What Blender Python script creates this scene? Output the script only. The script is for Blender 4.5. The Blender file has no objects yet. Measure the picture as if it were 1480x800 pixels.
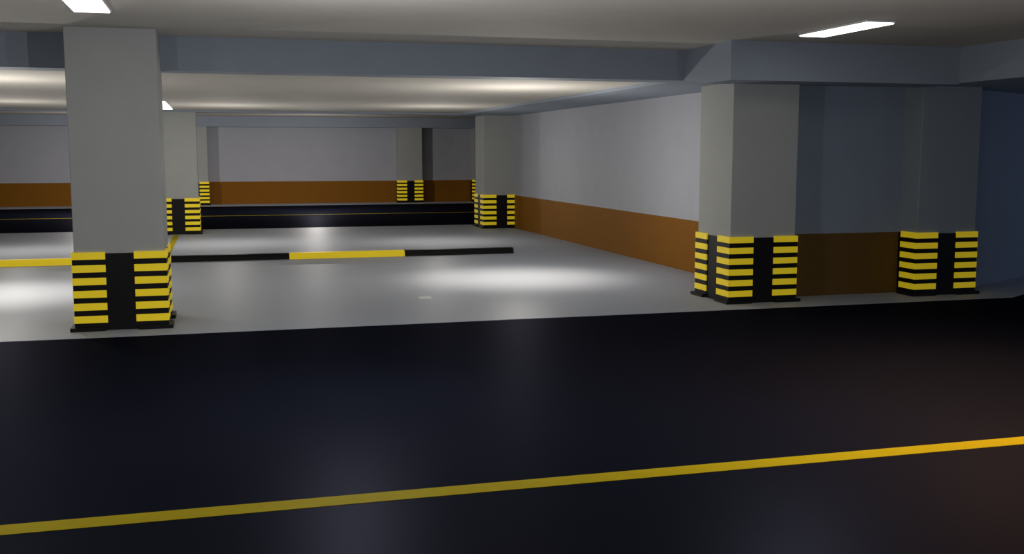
import bpy, math
from mathutils import Matrix, Vector
C=bpy.context
def mat(name,col,rough=.6,col2=None,scale=3.0,spec=.3,emit=None,estr=0,detail=4,rvar=0.0,sheen=None):
    m=bpy.data.materials.new(name);m.use_nodes=True
    nt=m.node_tree;b=nt.nodes['Principled BSDF']
    b.inputs['Roughness'].default_value=rough
    b.inputs['Specular IOR Level'].default_value=spec
    n=nt.nodes.new('ShaderNodeTexNoise');n.inputs['Scale'].default_value=scale;n.inputs['Detail'].default_value=detail
    geo=nt.nodes.new('ShaderNodeNewGeometry')
    nt.links.new(geo.outputs['Position'],n.inputs['Vector'])
    r=nt.nodes.new('ShaderNodeValToRGB')
    c2=col2 or tuple(c*.95 for c in col)
    r.color_ramp.elements[0].position=.3;r.color_ramp.elements[1].position=.7
    r.color_ramp.elements[0].color=(*c2,1);r.color_ramp.elements[1].color=(*col,1)
    nt.links.new(n.outputs['Fac'],r.inputs['Fac']);nt.links.new(r.outputs['Color'],b.inputs['Base Color'])
    if rvar:
        mr=nt.nodes.new('ShaderNodeMapRange');mr.inputs['To Min'].default_value=rough-rvar;mr.inputs['To Max'].default_value=rough+rvar
        nt.links.new(n.outputs['Fac'],mr.inputs['Value']);nt.links.new(mr.outputs['Result'],b.inputs['Roughness'])
    if emit:
        b.inputs['Emission Color'].default_value=(*emit,1);b.inputs['Emission Strength'].default_value=estr
    if sheen:
        # matte sealed surface: plain diffuse plus a small constant rough gloss
        d=nt.nodes.new('ShaderNodeBsdfDiffuse');g=nt.nodes.new('ShaderNodeBsdfGlossy');mx=nt.nodes.new('ShaderNodeMixShader')
        g.inputs['Roughness'].default_value=rough;g.inputs['Color'].default_value=(*sheen[1],1);mx.inputs[0].default_value=sheen[0]
        nt.links.new(r.outputs['Color'],d.inputs['Color'])
        nt.links.new(d.outputs[0],mx.inputs[1]);nt.links.new(g.outputs[0],mx.inputs[2])
        nt.links.new(mx.outputs[0],nt.nodes['Material Output'].inputs['Surface'])
        nt.nodes.remove(b)
    return m
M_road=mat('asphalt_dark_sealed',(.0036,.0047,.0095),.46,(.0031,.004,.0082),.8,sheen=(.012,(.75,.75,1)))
M_slab=mat('epoxy_floor_grey',(.40,.43,.49),.5,(.385,.415,.475),.7,.15,rvar=.02)
M_wall=mat('painted_wall_grey',(.43,.44,.485),.7)
M_wallb=mat('wall_grey_dim_blue_light',(.25,.295,.365),.7)  # wall paint again, with the right side's dim bluish light in its colour
M_brown=mat('brown_dado_paint',(.25,.10,.007),.7,spec=.15)
M_browd=mat('brown_dado_dim_light',(.12,.062,.008),.6)  # same dado brown, darkened in colour for the dimmer right side
M_col=mat('column_concrete_paint',(.40,.41,.395),.7)
M_colb=mat('column_paint_dim_blue_light',(.26,.30,.325),.7)  # column paint again, dim bluish light of the right end put into it
M_beam=mat('beam_paint_bluegrey',(.285,.325,.385),.7)
M_ceil=mat('ceiling_plaster',(.57,.54,.49),.8)
M_yel=mat('yellow_guard',(.90,.68,.02),.5,emit=(.9,.66,.02),estr=.22)  # slight glow added to lift the yellow; guards and stops are no lamps
M_blk=mat('black_rubber',(.006,.006,.006),.5,spec=.2)
M_line=mat('yellow_line_paint',(.37,.29,.005),.6,(.35,.27,.004),6,spec=.02)
M_glint=mat('painted_glint_pale',(.66,.68,.70),.5)  # pale colour for a lamp reflection painted on the floor
M_lamp=mat('lamp_diffuser',(.9,.9,.9),.5,emit=(1,.97,.92),estr=4)
M_house=mat('lamp_housing',(.6,.6,.6),.4)

def mesh(name,verts,faces,mats,fm=None,parent=None,loc=(0,0,0),bevel=0):
    me=bpy.data.meshes.new(name);me.from_pydata(verts,[],faces)
    for m in mats: me.materials.append(m)
    if fm:
        for p,i in zip(me.polygons,fm): p.material_index=i
    import bmesh
    bm=bmesh.new();bm.from_mesh(me);bmesh.ops.recalc_face_normals(bm,faces=bm.faces);bm.to_mesh(me);bm.free()
    o=bpy.data.objects.new(name,me);C.collection.objects.link(o);o.location=loc
    if parent: o.parent=parent
    if bevel:
        b=o.modifiers.new('bevel','BEVEL');b.width=bevel;b.segments=2;b.limit_method='ANGLE'
    return o
def prism(poly,z0,z1,V,Fc,FM,mi):
    n=len(poly);s=len(V)
    V+= [(x,y,z0) for x,y in poly]+[(x,y,z1) for x,y in poly]
    Fc.append(tuple(s+i for i in reversed(range(n))));FM.append(mi)
    Fc.append(tuple(s+n+i for i in range(n)));FM.append(mi)
    for i in range(n):
        j=(i+1)%n;Fc.append((s+i,s+j,s+n+j,s+n+i));FM.append(mi)
def rect(x0,x1,y0,y1): return [(x0,y0),(x1,y0),(x1,y1),(x0,y1)]
def build(name,parts,mats,parent=None,loc=(0,0,0),bevel=0):
    V,Fc,FM=[],[],[]
    for poly,z0,z1,mi in parts: prism(poly,z0,z1,V,Fc,FM,mi)
    return mesh(name,V,Fc,mats,FM,parent,loc,bevel)
def box(name,x0,x1,y0,y1,z0,z1,m,**k): return build(name,[(rect(x0,x1,y0,y1),z0,z1,0)],[m],**k)

CE=2.70; BC=2.42; BB=2.38; RZ=-.004
XL,XR=-14,14
# ---- floors
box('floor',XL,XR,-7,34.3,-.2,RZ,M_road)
build('floor_parking_slab',[([(XL,9.67),(8.5,9.67),(XR,12.9),(XR,22.9),(XL,22.9)],RZ,0,0)],[M_slab])
box('floor_walkway_far',XL,XR,32.75,34.3,RZ,0,M_slab)
box('floor_parking_near',XL,XR,-7,-.15,RZ,0,M_slab)
box('road_centre_line',XL,XR,4.695,4.825,RZ,RZ+.002,M_line)
box('road_centre_line',XL,XR,27.73,27.86,RZ,RZ+.002,M_line)
for x in (-7.4,-.81):
    for a,b in ((10.99,16.05),(16.35,21.5)):
        box('parking_bay_line',x-.05,x+.05,a,b,0,.002,M_line)
build('floor_lamp_glint',[([(2.09,11.28),(2.24,11.28),(2.26,11.5),(2.13,11.5)],0,.002,0)],[M_glint])  # flat patch imitating a lamp's reflection in the floor
# ---- ceilings
box('ceiling',XL,XR,-7,10.9,CE,CE+.2,M_ceil)
box('ceiling_parking',XL,XR,10.9,21.8,BC,BC+.48,M_ceil)
box('ceiling_far',XL,XR,21.8,34.3,CE,CE+.2,M_ceil)
box('beam_cross_front',XL,4.92,10.68,11.05,BB,CE,M_beam)
box('beam_cross_rear',XL,4.92,21.6,21.95,BB,CE,M_beam)
box('beam_far',XL,XR,33.45,34.1,2.39,CE,M_beam)
box('beam_over_wall',4.92,6.4,10.68,22.5,BB,CE,M_beam)
prof=[(9.57,CE),(9.57,2.315),(10.15,2.315),(10.68,BB),(10.68,CE)]
V=[(4.92,y,z) for y,z in prof]+[(7.58,y,z) for y,z in prof];n=5
F=[tuple(range(n)),tuple(reversed(range(n,2*n)))]+[(i,(i+1)%n,n+(i+1)%n,n+i) for i in range(n)]
mesh('beam_cross_right',V,F,[M_beam])
box('beam_side',7.58,XR,-7,13.6,2.33,CE,M_beam)
# ---- walls
def wall(name,poly,ztop,dado=.70,m=M_wall,brown=True,mb=None):
    if brown: build(name,[(poly,0,dado,1),(poly,dado,ztop,0)],[m,mb or M_brown])
    else: build(name,[(poly,0,ztop,0)],[m])
wall('wall_right',rect(6.1,6.3,10.6,21.7),BB)
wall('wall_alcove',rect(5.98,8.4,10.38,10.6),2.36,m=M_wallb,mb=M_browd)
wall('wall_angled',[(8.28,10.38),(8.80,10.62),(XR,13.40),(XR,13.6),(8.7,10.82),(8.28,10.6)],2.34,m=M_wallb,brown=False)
wall('wall_far',rect(XL,XR,34.1,34.3),CE)
wall('wall_storage_rear',rect(6.2,XR,21.75,21.95),CE)
box('wall_left',XL-.2,XL,-7,34.3,RZ,CE,M_wall)
box('wall_behind',XL,XR,-7.2,-7,RZ,CE,M_wall)
box('wall_east_far',XR,XR+.2,21.75,34.3,RZ,CE,M_wall)

# ---- columns
def column(x,y,top,m=None,hw=.385,hd=.39):
    e=bpy.data.objects.new('parking_column',None);C.collection.objects.link(e);e.location=(x,y,0)
    box('shaft',-hw,hw,-hd,hd,0,top,m or M_col,parent=e,bevel=.008)
    box('guard_band',-hw-.008,hw+.008,-hd-.008,hd+.008,0.002,.70,M_blk,parent=e)
    k=0
    for sx in (-1,1):
        for sy in (-1,1):
            def L(p,w,d):
                X,Y=hw+p,hd+p
                pts=[(X,Y),(X-w,Y),(X-w,hd),(hw,hd),(hw,Y-d),(X,Y-d)]
                return [(sx*a,sy*b) for a,b in pts]
            parts=[];z=.712
            for i in range(6):
                parts.append((L(.022,.285,.285),z-.065,z,1));
                parts.append((L(.018,.285,.285),z-.115,z-.065,0));z-=.115
            parts.append((L(.055,.30,.30),0,.034,0))
            k+=1
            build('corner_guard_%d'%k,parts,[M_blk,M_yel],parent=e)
    return e
for x in (-7.42,-.875): column(x,10.45,CE)
column(5.60,10.45,2.335)
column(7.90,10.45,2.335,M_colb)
for x in (-7.34,-.76): column(x,22.03,CE)
column(5.82,22.03,2.385)
for x in (-7.3,-.66,6.0,8.5): column(x,34.0,2.40)

# ---- wheel stops
def stop(x0,x1,ys,cols):
    n=len(cols);w=(x1-x0)/n
    V,F,FM=[],[],[]
    prof=[(-.09,0),(-.09,.05),(-.06,.09),(.06,.09),(.09,.05),(.09,0)];k=len(prof)
    for i in range(n):
        a=x0+i*w;b=a+w;s=len(V)
        V+=[(a,ys+y,z) for y,z in prof]+[(b,ys+y,z) for y,z in prof]
        F.append(tuple(s+j for j in range(k)));F.append(tuple(s+k+j for j in reversed(range(k))));FM+=[cols[i]]*2
        for j in range(k):
            q=(j+1)%k;F.append((s+j,s+q,s+k+q,s+k+j));FM.append(cols[i])
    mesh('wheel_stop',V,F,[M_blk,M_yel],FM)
stop(-.75,4.53,16.2,[0,1,0])
stop(-7.3,-2.0,16.2,[0,0,1])

# ---- ceiling lamps
def lamp(x,y,z,lx=.26,ly=1.06):
    e=bpy.data.objects.new('ceiling_lamp',None);C.collection.objects.link(e);e.location=(x,y,z)
    box('housing',-lx/2-.012,lx/2+.012,-ly/2-.012,ly/2+.012,-.02,0,M_house,parent=e,bevel=.004)
    box('diffuser',-lx/2,lx/2,-ly/2,ly/2,-.03,-.018,M_lamp,parent=e,bevel=.004)
lamp(-.89,8.3,CE);lamp(5.38,8.33,CE);lamp(-7.2,8.3,CE)
lamp(-.87,19.05,BC,.22,3.1)
lamp(-.89,1.5,CE);lamp(5.38,1.5,CE)

# ---- lights
def light(x,y,z,P,col=(1,1,1),kind='POINT',cone=70,blend=1,tgt=None):
    l=bpy.data.lights.new('unseen_light',kind);l.energy=P;l.color=col;l.shadow_soft_size=0
    if kind=='SPOT': l.spot_size=math.radians(cone);l.spot_blend=blend
    o=bpy.data.objects.new('unseen_light',l);C.collection.objects.link(o);o.location=(x,y,z)
    return o
W=(1,.96,.89);W2=(1,.87,.70)
for x,y,P,S in ((3.7,12.9,64,225),(-2.5,12.9,64,225),(3.8,18.6,31,60),(.2,19.2,31,60),(-3.2,18.6,33,70),(-8.5,13,60,250)):
    light(x,y,1.45,P,W)
    light(x,y,2.38,S,W2,'SPOT',76)  # down-spot added to strengthen the floor pool, no fixture
for x in (-3.2,2.6): light(x,29.5,1.5,165,(1,.95,.92))  # fill points added to brighten the far aisle, without fixtures
N=(.98,.98,1)  # colour of the fill points below, added mid-air to brighten the near aisle
light(.8,6.8,1.4,68,N)
light(-1.6,5.8,1.5,36,N)
light(3.2,5.2,1.5,55,N)
light(5.4,3.0,1.4,40,N)
light(-5,4.5,1.7,50,N)
light(5.1,5.8,2.62,620,(1,.52,.22),'SPOT',122)

w=bpy.data.worlds.new('World');C.scene.world=w;w.use_nodes=True
w.node_tree.nodes['Background'].inputs[0].default_value=(.52,.66,1,1);w.node_tree.nodes['Background'].inputs[1].default_value=.36

# ---- camera
cd=bpy.data.cameras.new('Camera');cam=bpy.data.objects.new('Camera',cd);C.collection.objects.link(cam)
cd.sensor_width=36;cd.lens=1516.7/1480*36
cam.location=(0,0,1.6);cam.rotation_euler=(math.radians(90-6.751),0,math.radians(-15.614))
C.scene.camera=cam
C.scene.view_settings.view_transform='Standard'
